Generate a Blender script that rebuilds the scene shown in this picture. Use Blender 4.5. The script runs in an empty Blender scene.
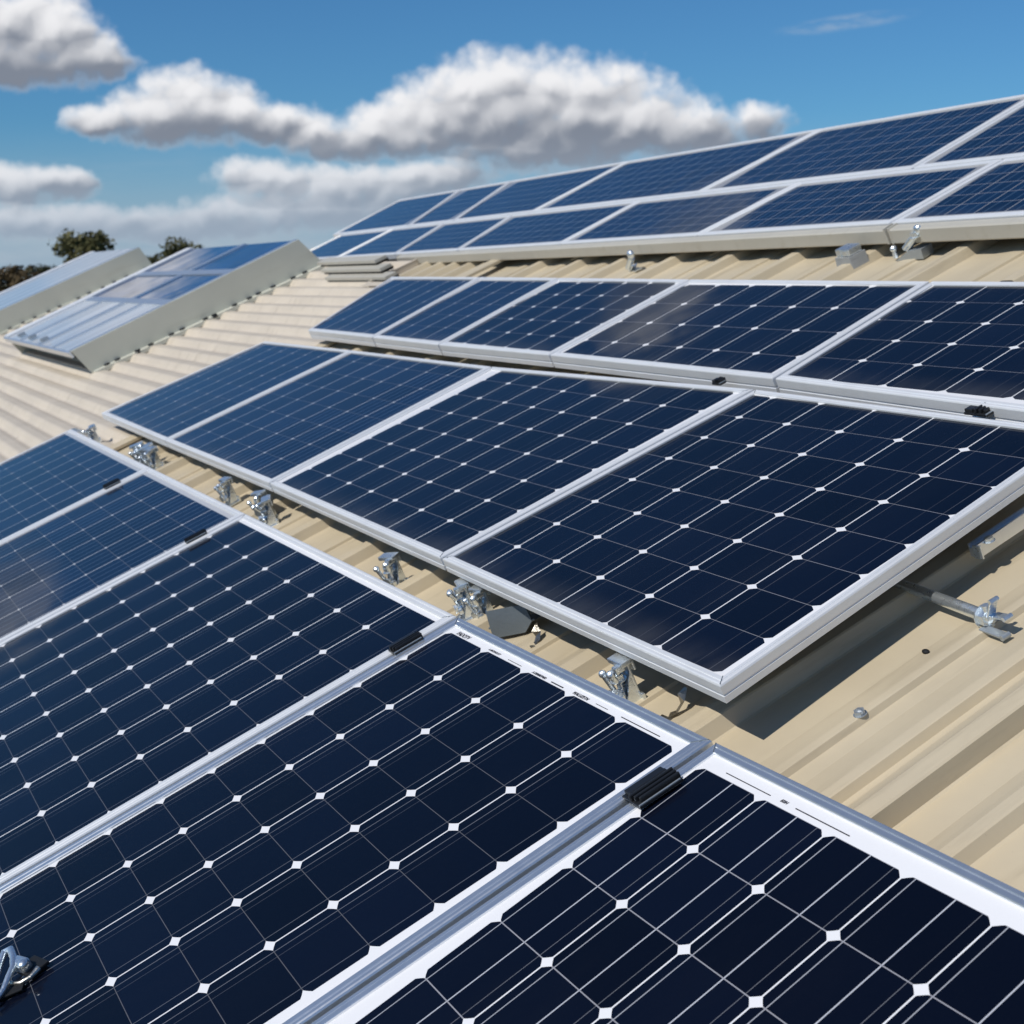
import bpy, bmesh, math, random
from mathutils import Vector, Matrix
from mathutils.geometry import intersect_line_line

SC = bpy.context.scene
COL = SC.collection
rad = math.radians
random.seed(11)

# ------------------------------------------------------------------ geometry of the roof
CAM_H = 6.0                                   # eye height above the ground
C0 = Vector((0, 0, CAM_H))
YAW = 26.6488


def axes(yaw_off, slope, tilt):
    y = rad(YAW + yaw_off); t = rad(tilt); s = rad(slope)
    U = Vector((math.sin(y) * math.cos(t), -math.cos(y) * math.cos(t), math.sin(t)))
    V = Vector((math.cos(y) * math.cos(s), math.sin(y) * math.cos(s), math.sin(s)))
    V = (V - U * U.dot(V)).normalized()
    return U, V, U.cross(V).normalized()


class Plane:
    """a tilted frame: u along the rows, v up the slope, n out of it"""
    def __init__(s, yaw_off, slope, tilt, h=0, pu=0, pv=0, base=None):
        s.U, s.V, s.N = axes(yaw_off, slope, tilt)
        if base is None:
            s.O = C0 - s.N
        else:
            s.O = base.O + base.N * h + base.V * pv + base.U * pu - s.U * pu - s.V * pv
        s.R = Matrix((s.U, s.V, s.N)).transposed().to_4x4()

    def p(s, u, v, n=0.0):
        return s.O + s.U * u + s.V * v + s.N * n

    def mat(s, u, v, n=0.0):
        return Matrix.Translation(s.p(u, v, n)) @ s.R


PA = Plane(0.0002, 22.8178, .0486)
PB = Plane(-1.1952, 22.5038, .0428, .010, -3.0, .8626, PA)
PC = Plane(-1.5555, 24.0676, -.061, .004, -3.5, 1.7545, PA)
PD = Plane(-4.7316, 27.2657, -.4188, .012, -4.0, 2.6434, PA)
_p = PD.p(-5.0, 2.64)                          # the array's edges run a little uphill to the right
_c, _s = math.cos(.0228), math.sin(.0228)
PD.U, PD.V = PD.U * _c + PD.V * _s, PD.V * _c - PD.U * _s
PD.O = _p + PD.U * 5.0 - PD.V * 2.64
PD.R = Matrix((PD.U, PD.V, PD.N)).transposed().to_4x4()
ROOF = -.105                                  # roof pan below the plane of the front row

# ------------------------------------------------------------------ camera
cam = bpy.data.cameras.new('camera')
cam.sensor_width = 36.0
cam.lens = 1447.159 / 1024 * 36.0
cam.clip_start = .05
cam.clip_end = 5000
cam.dof.use_dof = True
cam.dof.focus_distance = 2.05
cam.dof.aperture_fstop = 11.0
camo = bpy.data.objects.new('camera', cam)
COL.objects.link(camo)
p_, q_ = rad(9.3985), rad(-.7958)
Rm = Matrix(((1, 0, 0), (0, -math.sin(p_), -math.cos(p_)), (0, math.cos(p_), -math.sin(p_))))
Qm = Matrix(((math.cos(q_), -math.sin(q_), 0), (math.sin(q_), math.cos(q_), 0), (0, 0, 1)))
CR = Qm @ Rm
M = Matrix((CR[0], -CR[1], -CR[2])).transposed().to_4x4()
M.translation = C0
camo.matrix_world = M
SC.camera = camo

# ------------------------------------------------------------------ sun, sky, exposure
SUN = (PA.U * .14 + PA.V * -.41 + PA.N * .90).normalized()
sun = bpy.data.lights.new('sun', 'SUN')
sun.energy = 3.7
sun.angle = rad(.5)
sun.color = (1.0, .95, .87)
suno = bpy.data.objects.new('sun', sun)
COL.objects.link(suno)
suno.rotation_euler = SUN.to_track_quat('Z', 'Y').to_euler()
suno.location = (0, 0, 30)

SC.cycles.max_bounces = 6
SC.cycles.diffuse_bounces = 3
SC.cycles.glossy_bounces = 3
SC.cycles.transmission_bounces = 2
SC.view_settings.view_transform = 'Standard'
SC.view_settings.look = 'None'
SC.view_settings.exposure = 0.0
SC.view_settings.gamma = 1.0

SKY_K = .09
SKY_TINT = (.36, .76, 1.14)
world = bpy.data.worlds.new('World')
SC.world = world
world.use_nodes = True
world.cycles.sampling_method = 'MANUAL'
world.cycles.sample_map_resolution = 512
NT = world.node_tree


class NG:
    """short hand for building node graphs"""
    def __init__(s, nt): s.nt = nt

    def new(s, t, **k):
        n = s.nt.nodes.new(t)
        for a, b in k.items(): setattr(n, a, b)
        return n

    def put(s, sock, v):
        if isinstance(v, bpy.types.NodeSocket): s.nt.links.new(v, sock)
        elif v is not None: sock.default_value = v

    def m(s, op, a, b=None, c=None, clamp=False):
        n = s.new('ShaderNodeMath', operation=op, use_clamp=clamp)
        for i, v in enumerate((a, b, c)):
            if v is not None: s.put(n.inputs[i], v)
        return n.outputs[0]

    def v(s, op, a, b=None, c=None):
        n = s.new('ShaderNodeVectorMath', operation=op)
        for i, x in enumerate((a, b, c)):
            if x is not None: s.put(n.inputs[i], x)
        return n.outputs['Value'] if op in ('DOT_PRODUCT', 'LENGTH', 'DISTANCE') else n.outputs['Vector']

    def noise(s, vec, scale, detail=4, rough=.5, dim='3D', dist=0.0):
        n = s.new('ShaderNodeTexNoise', noise_dimensions=dim)
        if vec is not None: s.put(n.inputs['Vector'], vec)
        n.inputs['Scale'].default_value = scale
        n.inputs['Detail'].default_value = detail
        n.inputs['Roughness'].default_value = rough
        n.inputs['Distortion'].default_value = dist
        return n.outputs[0], n.outputs[1]

    def mix(s, f, a, b, blend='MIX'):
        n = s.new('ShaderNodeMix', data_type='RGBA', blend_type=blend)
        s.put(n.inputs[0], f)
        for i, x in ((6, a), (7, b)):
            if isinstance(x, tuple) and len(x) == 3: x = x + (1,)
            s.put(n.inputs[i], x)
        return n.outputs[2]

    def ramp(s, f, lo, hi, a=0.0, b=1.0, smooth=True):
        n = s.new('ShaderNodeMapRange', interpolation_type='SMOOTHSTEP' if smooth else 'LINEAR')
        s.put(n.inputs[0], f)
        for i, x in enumerate((lo, hi, a, b)): n.inputs[1 + i].default_value = x
        return n.outputs[0]


# cumulus heaps by direction: (x/y, z/y, half width, half height); nothing here depends on the camera
HEAPS = [(-0.3152, 0.1643, 0.0450, 0.0324), (-0.3484, 0.1635, 0.0435, 0.0345), (-0.2881, 0.1512, 0.0324, 0.0245), (-0.2704, 0.142, 0.0269, 0.0152), (-0.3301, 0.1402, 0.0584, 0.0158),
         (-0.0121, 0.1180, 0.0511, 0.0294), (0.026, 0.1155, 0.0581, 0.0300), (0.068, 0.109, 0.0511, 0.0304), (-0.0444, 0.1093, 0.0428, 0.0235), (0.1029, 0.0969, 0.0415, 0.0249), (0.1311, 0.0887, 0.0304, 0.018),
         (-0.0783, 0.0941, 0.0428, 0.0207), (-0.1107, 0.088, 0.0359, 0.0138), (0.168, 0.096, 0.0235, 0.0138), (0.0257, 0.0888, 0.1244, 0.0235),
         (-0.2167, 0.118, 0.0318, 0.0221), (-0.2466, 0.1094, 0.0318, 0.0166), (-0.1883, 0.1099, 0.0304, 0.0194), (-0.2737, 0.1045, 0.0235, 0.0111), (-0.2122, 0.1011, 0.0691, 0.0152), (-0.1639, 0.1018, 0.0346, 0.0152), (-0.1353, 0.0975, 0.029, 0.0166),
         (-0.1682, 0.0639, 0.0338, 0.0162), (-0.1278, 0.0607, 0.0435, 0.0148), (-0.0779, 0.0613, 0.0476, 0.0148), (-0.0454, 0.0635, 0.0366, 0.0134), (-0.1203, 0.0447, 0.0998, 0.0162),
         (-0.3289, 0.0621, 0.0334, 0.0165), (-0.3005, 0.063, 0.0265, 0.0135), (-0.3386, 0.0397, 0.0285, 0.0130), (-0.3035, 0.0379, 0.0622, 0.0125), (-0.2223, 0.0341, 0.0829, 0.0130),
         # higher ones the panels mirror
         (-.068, .432, .060, .030), (-.60, .27, .06, .035)]


def cloud_group():
    """density of the heaps, and how high in its own heap a direction looks (for light tops, grey bases)"""
    g = bpy.data.node_groups.new('cloud_density', 'ShaderNodeTree')
    g.interface.new_socket('P', in_out='INPUT', socket_type='NodeSocketVector')
    for nm in ('D', 'H'): g.interface.new_socket(nm, in_out='OUTPUT', socket_type='NodeSocketFloat')
    k = NG(g)
    gi = k.new('NodeGroupInput'); go = k.new('NodeGroupOutput')
    p = gi.outputs[0]
    _, c1 = k.noise(p, 34, 4, .55)
    q = k.v('ADD', p, k.v('MULTIPLY', k.v('SUBTRACT', c1, (.5, .5, .5)), (.024, .013, 0)))
    acc = sw = sh = None
    for (a, b, rx, ry) in HEAPS:
        e = k.v('MULTIPLY_ADD', q, (1 / rx, 1 / ry, 0), (-a / rx, -b / ry, 0))
        d = k.v('DOT_PRODUCT', e, e)
        w = k.m('SUBTRACT', 1.35, d, clamp=True)
        h = k.v('DOT_PRODUCT', e, (-.30, .95, 0))
        sh = k.m('MULTIPLY', w, h) if sh is None else k.m('MULTIPLY_ADD', w, h, sh)
        sw = k.m('ADD', w, .02) if sw is None else k.m('ADD', sw, w)
        if acc is None: acc = d
        else:
            n = k.new('ShaderNodeMath', operation='SMOOTH_MIN')
            k.put(n.inputs[0], acc); k.put(n.inputs[1], d); n.inputs[2].default_value = .45
            acc = n.outputs[0]
    H = k.m('DIVIDE', sh, sw)

    def billow(vec, sc):
        n = k.new('ShaderNodeTexVoronoi', feature='SMOOTH_F1', voronoi_dimensions='2D')
        n.inputs['Scale'].default_value = sc; n.inputs['Smoothness'].default_value = .55
        k.put(n.inputs['Vector'], vec)
        return n.outputs['Distance']
    b1 = k.m('SUBTRACT', .42, billow(q, 52)); b2 = k.m('SUBTRACT', .42, billow(q, 120))
    f, _ = k.noise(p, 95, 5, .6)
    puff = k.m('ADD', k.m('MULTIPLY', b1, .55), k.m('ADD', k.m('MULTIPLY', b2, .30), k.m('MULTIPLY', k.m('SUBTRACT', f, .5), .75)))
    k.put(go.inputs[0], k.m('ADD', k.m('SUBTRACT', 1.18, acc), puff))
    # the sunny side of every puff: the same billows a little nearer the sun
    o1 = billow(k.v('ADD', q, (-.0022, .0050, 0)), 52)
    rel = k.m('SUBTRACT', k.m('ADD', o1, -.42), k.m('MULTIPLY', b1, -1.0))
    k.put(go.inputs[1], k.m('ADD', H, k.m('MULTIPLY', rel, .55)))
    return g


def build_world():
    NT.nodes.clear()
    k = NG(NT)
    out = k.new('ShaderNodeOutputWorld'); bg = k.new('ShaderNodeBackground')
    sky = k.new('ShaderNodeTexSky', sky_type='NISHITA')
    sky.sun_disc = False
    sky.sun_elevation = math.asin(SUN.z)
    sky.sun_rotation = math.atan2(SUN.x, SUN.y)
    sky.altitude = 300; sky.air_density = 1.0; sky.dust_density = .25; sky.ozone_density = 1.0
    hs = k.new('ShaderNodeHueSaturation')
    hs.inputs['Saturation'].default_value = 1.0
    hs.inputs['Value'].default_value = .80
    NT.links.new(sky.outputs[0], hs.inputs['Color'])
    base = k.mix(1.0, hs.outputs[0], SKY_TINT, 'MULTIPLY')
    tc = k.new('ShaderNodeTexCoord')
    sp = k.new('ShaderNodeSeparateXYZ'); NT.links.new(tc.outputs['Generated'], sp.inputs[0])
    y = k.m('MAXIMUM', sp.outputs[1], .02)
    cb = k.new('ShaderNodeCombineXYZ')
    k.put(cb.inputs[0], k.m('DIVIDE', sp.outputs[0], y))
    elev = k.m('DIVIDE', sp.outputs[2], y)
    k.put(cb.inputs[1], elev)
    P = cb.outputs[0]
    grp = cloud_group()

    n = k.new('ShaderNodeGroup'); n.node_tree = grp
    k.put(n.inputs[0], P)
    D, H = n.outputs[0], n.outputs[1]
    alpha = k.m('MULTIPLY', k.ramp(D, -.18, 1.0), k.ramp(elev, .19, .24, 1.0, .55))
    rim = k.ramp(D, .75, .15, 0, .35)                                  # thin edges let the light through
    bright = k.m('ADD', k.ramp(H, -.45, .55), rim, clamp=True)
    ccol = k.mix(bright, (.215, .245, .305), (.88, .88, .90))
    hz = k.ramp(elev, .02, .10, .75, 0)
    ccol = k.mix(hz, ccol, (.36, .45, .56))
    # thin veil and cirrus wisp
    n1, _ = k.noise(k.v('MULTIPLY', P, (5, 26, 1)), 1.0, 5, .6)
    veil = k.m('MULTIPLY', k.ramp(n1, .42, .75), k.ramp(elev, .03, .10, .75, 0))
    e = k.v('MULTIPLY_ADD', k.v('ADD', P, k.v('MULTIPLY', cb.outputs[0], (0, 0, 0))), (1 / .055, 1 / .006, 0), (-.232 / .055, -.1605 / .006, 0))
    # the wisp leans a little
    cw = k.new('ShaderNodeVectorRotate', rotation_type='Z_AXIS')
    k.put(cw.inputs['Vector'], k.v('SUBTRACT', P, (.226, .1605, 0))); cw.inputs['Angle'].default_value = rad(-7)
    e = k.v('MULTIPLY', cw.outputs[0], (1 / .055, 1 / .0065, 0))
    n2, _ = k.noise(k.v('MULTIPLY', P, (40, 160, 1)), 1.0, 4, .6)
    wisp = k.m('MULTIPLY', k.m('MULTIPLY', k.ramp(k.v('DOT_PRODUCT', e, e), 1.0, 0.0), k.ramp(n2, .3, .8)), .42)
    fwd = k.ramp(sp.outputs[1], .05, .2)
    K = 1.0 / SKY_K
    scl = lambda c: tuple(x * K for x in c)
    base = k.mix(k.ramp(sp.outputs[2], .0, .105, .78, 0.0), base, scl((.35, .43, .56)))
    c = k.mix(k.m('MULTIPLY', wisp, fwd), base, scl((.50, .56, .62)))
    c = k.mix(k.m('MULTIPLY', veil, fwd), c, scl((.42, .50, .58)))
    cs = k.v('SCALE', ccol); NT.nodes[-1].inputs['Scale'].default_value = K
    c = k.mix(k.m('MULTIPLY', alpha, fwd), c, cs)
    NT.links.new(c, bg.inputs[0]); bg.inputs[1].default_value = SKY_K
    NT.links.new(bg.outputs[0], out.inputs[0])


build_world()


# ------------------------------------------------------------------ materials
def material(name):
    m = bpy.data.materials.new(name); m.use_nodes = True
    k = NG(m.node_tree)
    b = m.node_tree.nodes['Principled BSDF']
    return m, k, b


def geo_pos(k):
    return k.new('ShaderNodeTexCoord').outputs['Object']


def bump(k, b, h, strength, dist=.01):
    n = k.new('ShaderNodeBump'); n.inputs['Strength'].default_value = strength; n.inputs['Distance'].default_value = dist
    k.put(n.inputs['Height'], h); k.put(b.inputs['Normal'], n.outputs[0])


def mat_metal(name, col, rough, grain=.12, bmp=.15, scale=60, metallic=1.0, dirt=.25):
    m, k, b = material(name)
    p = geo_pos(k)
    f, _ = k.noise(p, scale, 5, .6)
    g, _ = k.noise(p, 7, 4, .6)
    k.put(b.inputs['Base Color'], k.mix(k.m('MULTIPLY', k.ramp(g, .45, .75), dirt), col, tuple(c * .55 for c in col)))
    b.inputs['Metallic'].default_value = metallic
    k.put(b.inputs['Roughness'], k.m('ADD', rough - grain / 2, k.m('MULTIPLY', f, grain)))
    bump(k, b, f, bmp, .002)
    return m


ALU = mat_metal('anodised_aluminium', (.80, .83, .86), .36, .14, .05, 40, .86, .18)
ALU_W = mat_metal('mill_finish_aluminium', (.80, .81, .82), .44, .16, .06, 40, .30, .16)
ZINC = mat_metal('zinc_plated_steel', (.78, .84, .88), .30, .26, .45, 110, .88, .25)
SLATE = mat_metal('weathered_steel', (.20, .235, .26), .55, .2, .3, 50, .6)
STEEL = mat_metal('dull_galvanised', (.44, .48, .51), .5, .2, .3, 50, .75)


def mat_paint(name, col, rough=.5, var=.12, dirt=.3, scale=1.0, spec=.4):
    m, k, b = material(name)
    p = geo_pos(k)
    f, _ = k.noise(p, 2.2 * scale, 6, .6)
    g, _ = k.noise(k.v('MULTIPLY', p, (6, .8, 6)), 2.5 * scale, 6, .65)
    h, _ = k.noise(p, 140 * scale, 3, .6)
    dk = tuple(c * (1 - dirt) * t for c, t in zip(col, (1, .97, .92)))
    lt = tuple(min(1, c * (1 + var)) for c in col)
    c = k.mix(k.ramp(f, .35, .7), col, lt)
    c = k.mix(k.m('MULTIPLY', k.ramp(g, .52, .8), .75), c, dk)
    sp = k.m('MULTIPLY', k.ramp(h, .66, .78), .25)
    c = k.mix(sp, c, dk)
    k.put(b.inputs['Base Color'], c)
    k.put(b.inputs['Roughness'], k.m('ADD', rough - .08, k.m('MULTIPLY', f, .16)))
    b.inputs['Specular IOR Level'].default_value = spec
    bump(k, b, k.m('ADD', f, k.m('MULTIPLY', h, .06)), .12, .01)
    return m


ROOFM = mat_paint('beige_roof_paint', (.505, .432, .308), .50, .12, .36)
ROOFM2 = mat_paint('faded_corrugated_paint', (.55, .485, .395), .6, .10, .34)
TRIM = mat_paint('grey_green_trim_paint', (.56, .56, .48), .55, .08, .12)
BEAM = mat_paint('beige_beam_paint', (.45, .43, .375), .5, .08, .15)
WALLM = mat_paint('wall_render', (.48, .44, .36), .8)
BLACK = mat_paint('black_plastic', (.012, .013, .015), .38, .1, .1, 4, .5)
RUBBER = mat_paint('black_rubber', (.010, .011, .013), .6, .1, .1, 4, .3)
SLAB = mat_paint('grey_concrete', (.30, .31, .31), .85, .15, .3, 6, .2)
INK = mat_paint('black_ink', (.03, .03, .04), .6, .1, .1)
BLUEP = mat_paint('blue_cap', (.12, .28, .48), .35, .1, .2, 6)
SCRAP = mat_metal('bare_scrap_metal', (.55, .53, .48), .35, .3, .8, 60)


def mat_cells(name, navy, gx, gy, r, bars, barc, line=.62, tint=.5, blotch=.0, fingers=.0, dust=.05, grey=.5):
    """white backsheet with dark cells on it behind glass; UV 'cell' counts cells, UV 'rest' counts back from the far edge"""
    m, k, b = material(name)
    u1 = k.new('ShaderNodeUVMap', uv_map='cell').outputs[0]
    u2 = k.new('ShaderNodeUVMap', uv_map='rest').outputs[0]
    s1 = k.new('ShaderNodeSeparateXYZ'); k.put(s1.inputs[0], u1)
    s2 = k.new('ShaderNodeSeparateXYZ'); k.put(s2.inputs[0], u2)
    x, y = s1.outputs[0], s1.outputs[1]
    fx = k.m('SUBTRACT', k.m('FRACT', x), .5); fy = k.m('SUBTRACT', k.m('FRACT', y), .5)
    ax, ay = k.m('ABSOLUTE', fx), k.m('ABSOLUTE', fy)
    inx = k.m('LESS_THAN', ax, .5 - gx)
    iny = k.m('LESS_THAN', ay, .5 - gy)
    rr = k.m('SQRT', k.m('ADD', k.m('MULTIPLY', fx, fx), k.m('MULTIPLY', fy, fy)))
    inr = k.m('LESS_THAN', rr, r)
    edge = k.m('GREATER_THAN', k.m('MINIMUM', k.m('MINIMUM', x, y), k.m('MINIMUM', s2.outputs[0], s2.outputs[1])), 0.0)
    cell_core = k.m('MULTIPLY', k.m('MULTIPLY', inx, inr), edge)
    cell = k.m('MULTIPLY', cell_core, iny)
    # per cell tone
    fl = k.v('FLOOR', u1)
    wn = k.new('ShaderNodeTexWhiteNoise', noise_dimensions='2D'); k.put(wn.inputs['Vector'], fl)
    tone = k.m('ADD', .70, k.m('MULTIPLY', wn.outputs[0], .6))
    p = geo_pos(k)
    f, _ = k.noise(p, 9, 5, .6)
    cc = k.v('SCALE', navy); m.node_tree.nodes[-1].inputs[0].default_value = navy
    m.node_tree.nodes[-1].inputs['Scale'].default_value = 1.0
    k.put(m.node_tree.nodes[-1].inputs['Scale'], tone)
    if blotch:
        vo = k.new('ShaderNodeTexVoronoi'); vo.inputs['Scale'].default_value = 55; k.put(vo.inputs['Vector'], p)
        cc = k.mix(k.m('MULTIPLY', vo.outputs['Color'], blotch), cc, tuple(min(1, c * 2.2) for c in navy))
    if fingers:
        fr = k.m('ABSOLUTE', k.m('SUBTRACT', k.m('FRACT', k.m('MULTIPLY', y, 24)), .5))
        cc = k.mix(k.m('MULTIPLY', k.m('LESS_THAN', fr, .07), fingers), cc, (.16, .18, .24))
    # bus bars run up the slope
    acc = None
    fr01 = k.m('FRACT', x)
    for (pos, w, s) in bars:
        t = k.m('MULTIPLY', k.m('LESS_THAN', k.m('ABSOLUTE', k.m('SUBTRACT', fr01, pos)), w), s)
        acc = t if acc is None else k.m('MAXIMUM', acc, t)
    if acc is not None:
        cc = k.mix(acc, cc, barc)
    # thin grey strip between rows of cells, white backsheet elsewhere
    back = (line, line, line * 1.02)
    c = k.mix(cell_core, back, tuple(grey * v for v in (.60, .60, .66)))
    c = k.mix(cell, c, cc)
    # dust: fine specks and a thin film
    h, _ = k.noise(p, 700, 2, .5)
    f2, _ = k.noise(k.v('MULTIPLY', p, (1, .35, 1)), 5, 6, .65)
    film = k.m('ADD', k.m('MULTIPLY', k.ramp(h, .62, .80), dust * 1.5), k.m('MULTIPLY', k.ramp(f2, .45, .8), dust * .45))
    # grime gathers along the lower edge of each panel
    low = k.m('MULTIPLY', k.m('MULTIPLY', k.ramp(y, .75, -.1, 0, 1), k.ramp(f2, .30, .65)), .10)
    film = k.m('ADD', film, low)
    c = k.mix(film, c, (.34, .33, .31))
    k.put(b.inputs['Base Color'], c)
    b.inputs['Roughness'].default_value = .55
    b.inputs['Specular IOR Level'].default_value = .06
    b.inputs['Coat Weight'].default_value = 1.0
    b.inputs['Coat IOR'].default_value = 1.235
    k.put(b.inputs['Coat Roughness'], k.m('ADD', .035, k.m('MULTIPLY', k.ramp(f2, .4, .8), .10)))
    wv, _ = k.noise(p, 3.0, 2, .5)
    nb = k.new('ShaderNodeBump'); nb.inputs['Strength'].default_value = .06; nb.inputs['Distance'].default_value = .02
    k.put(nb.inputs['Height'], wv); k.put(b.inputs['Coat Normal'], nb.outputs[0])
    return m


NAVY = (.0016, .0034, .0115)
CELL_FRONT = mat_cells('glass_over_cells_bold_bars', NAVY, .0088, .0068, .646, [(.12, .006, .55), (.57, .0075, .75), (.86, .004, .22)], (.62, .64, .70), .78, dust=.012)
CELL_MID = mat_cells('glass_over_cells_fine_bars', NAVY, .0082, .006, .640, [(.13, .005, .22), (.23, .004, .09), (.86, .005, .17)], (.55, .58, .66), .78, dust=.007, grey=.16)
CELL_B = mat_cells('glass_over_cells_even_grid', NAVY, .0075, .0060, .648, [(.16, .004, .13), (.62, .004, .07), (.84, .005, .11)], (.52, .52, .56), .78, dust=.016, grey=.34)
CELL_FAR = mat_cells('glass_over_cells_streaked', (.0030, .0090, .030), .012, .008, .668, [(.25, .016, .09), (.5, .016, .09), (.75, .016, .09)], (.40, .50, .62), .50, dust=.02, grey=.16)
CELL_POLY = mat_cells('glass_over_blue_polycells', (.0022, .0125, .038), .016, .018, .69, [(.3, .03, .12), (.7, .03, .12)], (.26, .40, .56), .30, blotch=.3, dust=.02, grey=.40)
CELL_ROOFLIGHT = mat_cells('glass_over_plain_blue', (.013, .040, .12), .012, .010, .72, [], (.3, .4, .5), .10, dust=.08, grey=.12)


def mat_sheet(name, col, rough, stripes=0.0):
    m, k, b = material(name)
    p = geo_pos(k)
    f, _ = k.noise(k.v('MULTIPLY', p, (9, .7, 1)), 1.0, 5, .6)
    g, _ = k.noise(p, 2.0, 4, .6)
    c = k.mix(k.ramp(f, .35, .7), col, tuple(v * .72 for v in col))
    if stripes:
        s = k.new('ShaderNodeSeparateXYZ'); k.put(s.inputs[0], p)
        t = k.m('ABSOLUTE', k.m('SUBTRACT', k.m('FRACT', k.m('MULTIPLY', s.outputs[0], stripes)), .5))
        c = k.mix(k.ramp(t, .30, .42), c, (.62, .66, .70))
    k.put(b.inputs['Base Color'], c)
    k.put(b.inputs['Roughness'], k.m('ADD', rough, k.m('MULTIPLY', g, .15)))
    b.inputs['Coat Weight'].default_value = .6; b.inputs['Coat Roughness'].default_value = .12
    return m


FOGGED = mat_sheet('fogged_plastic_glazing', (.58, .62, .66), .45)
STRIPED = mat_sheet('striped_plastic_glazing', (.44, .50, .57), .38, 2.4)


def mat_leaf(name, a, b_):
    m, k, b = material(name)
    oi = k.new('ShaderNodeTexCoord')
    f, _ = k.noise(oi.outputs['Object'], 1.4, 3, .6)
    k.put(b.inputs['Base Color'], k.mix(k.ramp(f, .35, .65), a, b_))
    b.inputs['Roughness'].default_value = .7
    b.inputs['Specular IOR Level'].default_value = .2
    return m


LEAF1 = mat_leaf('olive_leaves', (.085, .085, .032), (.13, .12, .05))
LEAF2 = mat_leaf('brown_leaves', (.085, .060, .030), (.12, .085, .042))
LEAF3 = mat_leaf('dark_leaves', (.035, .040, .016), (.060, .058, .024))
BARK = mat_paint('bark', (.10, .075, .05), .9, .2, .4)


def mat_grass():
    m, k, b = material('grass')
    p = geo_pos(k)
    f, _ = k.noise(p, .05, 6, .6); g, _ = k.noise(p, 3, 5, .7)
    c = k.mix(f, (.060, .075, .022), (.11, .10, .045))
    c = k.mix(k.m('MULTIPLY', g, .5), c, (.035, .05, .015))
    k.put(b.inputs['Base Color'], c); b.inputs['Roughness'].default_value = .9
    return m


# ------------------------------------------------------------------ object helpers
def link(name, me, mat=None, parent=None, smooth=False):
    o = bpy.data.objects.new(name, me)
    COL.objects.link(o)
    if mat is not None: me.materials.append(mat)
    if parent is not None: o.parent = parent
    if smooth:
        for p in me.polygons: p.use_smooth = True
    return o


def tag(o, label, cat, group=None):
    o['label'] = label; o['category'] = cat
    if group: o['group'] = group
    return o


def thing(name, mw, label, cat, group=None):
    o = bpy.data.objects.new(name, None)
    o.empty_display_size = .05
    COL.objects.link(o)
    o.matrix_world = mw
    return tag(o, label, cat, group)


def copy_thing(src, mw, label, group=None):
    r = src.copy(); COL.objects.link(r); r.matrix_world = mw
    r['label'] = label
    if group: r['group'] = group
    for ch in src.children:
        c = ch.copy(); COL.objects.link(c); c.parent = r
        for g in ch.children:
            d = g.copy(); COL.objects.link(d); d.parent = c
    return r


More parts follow.
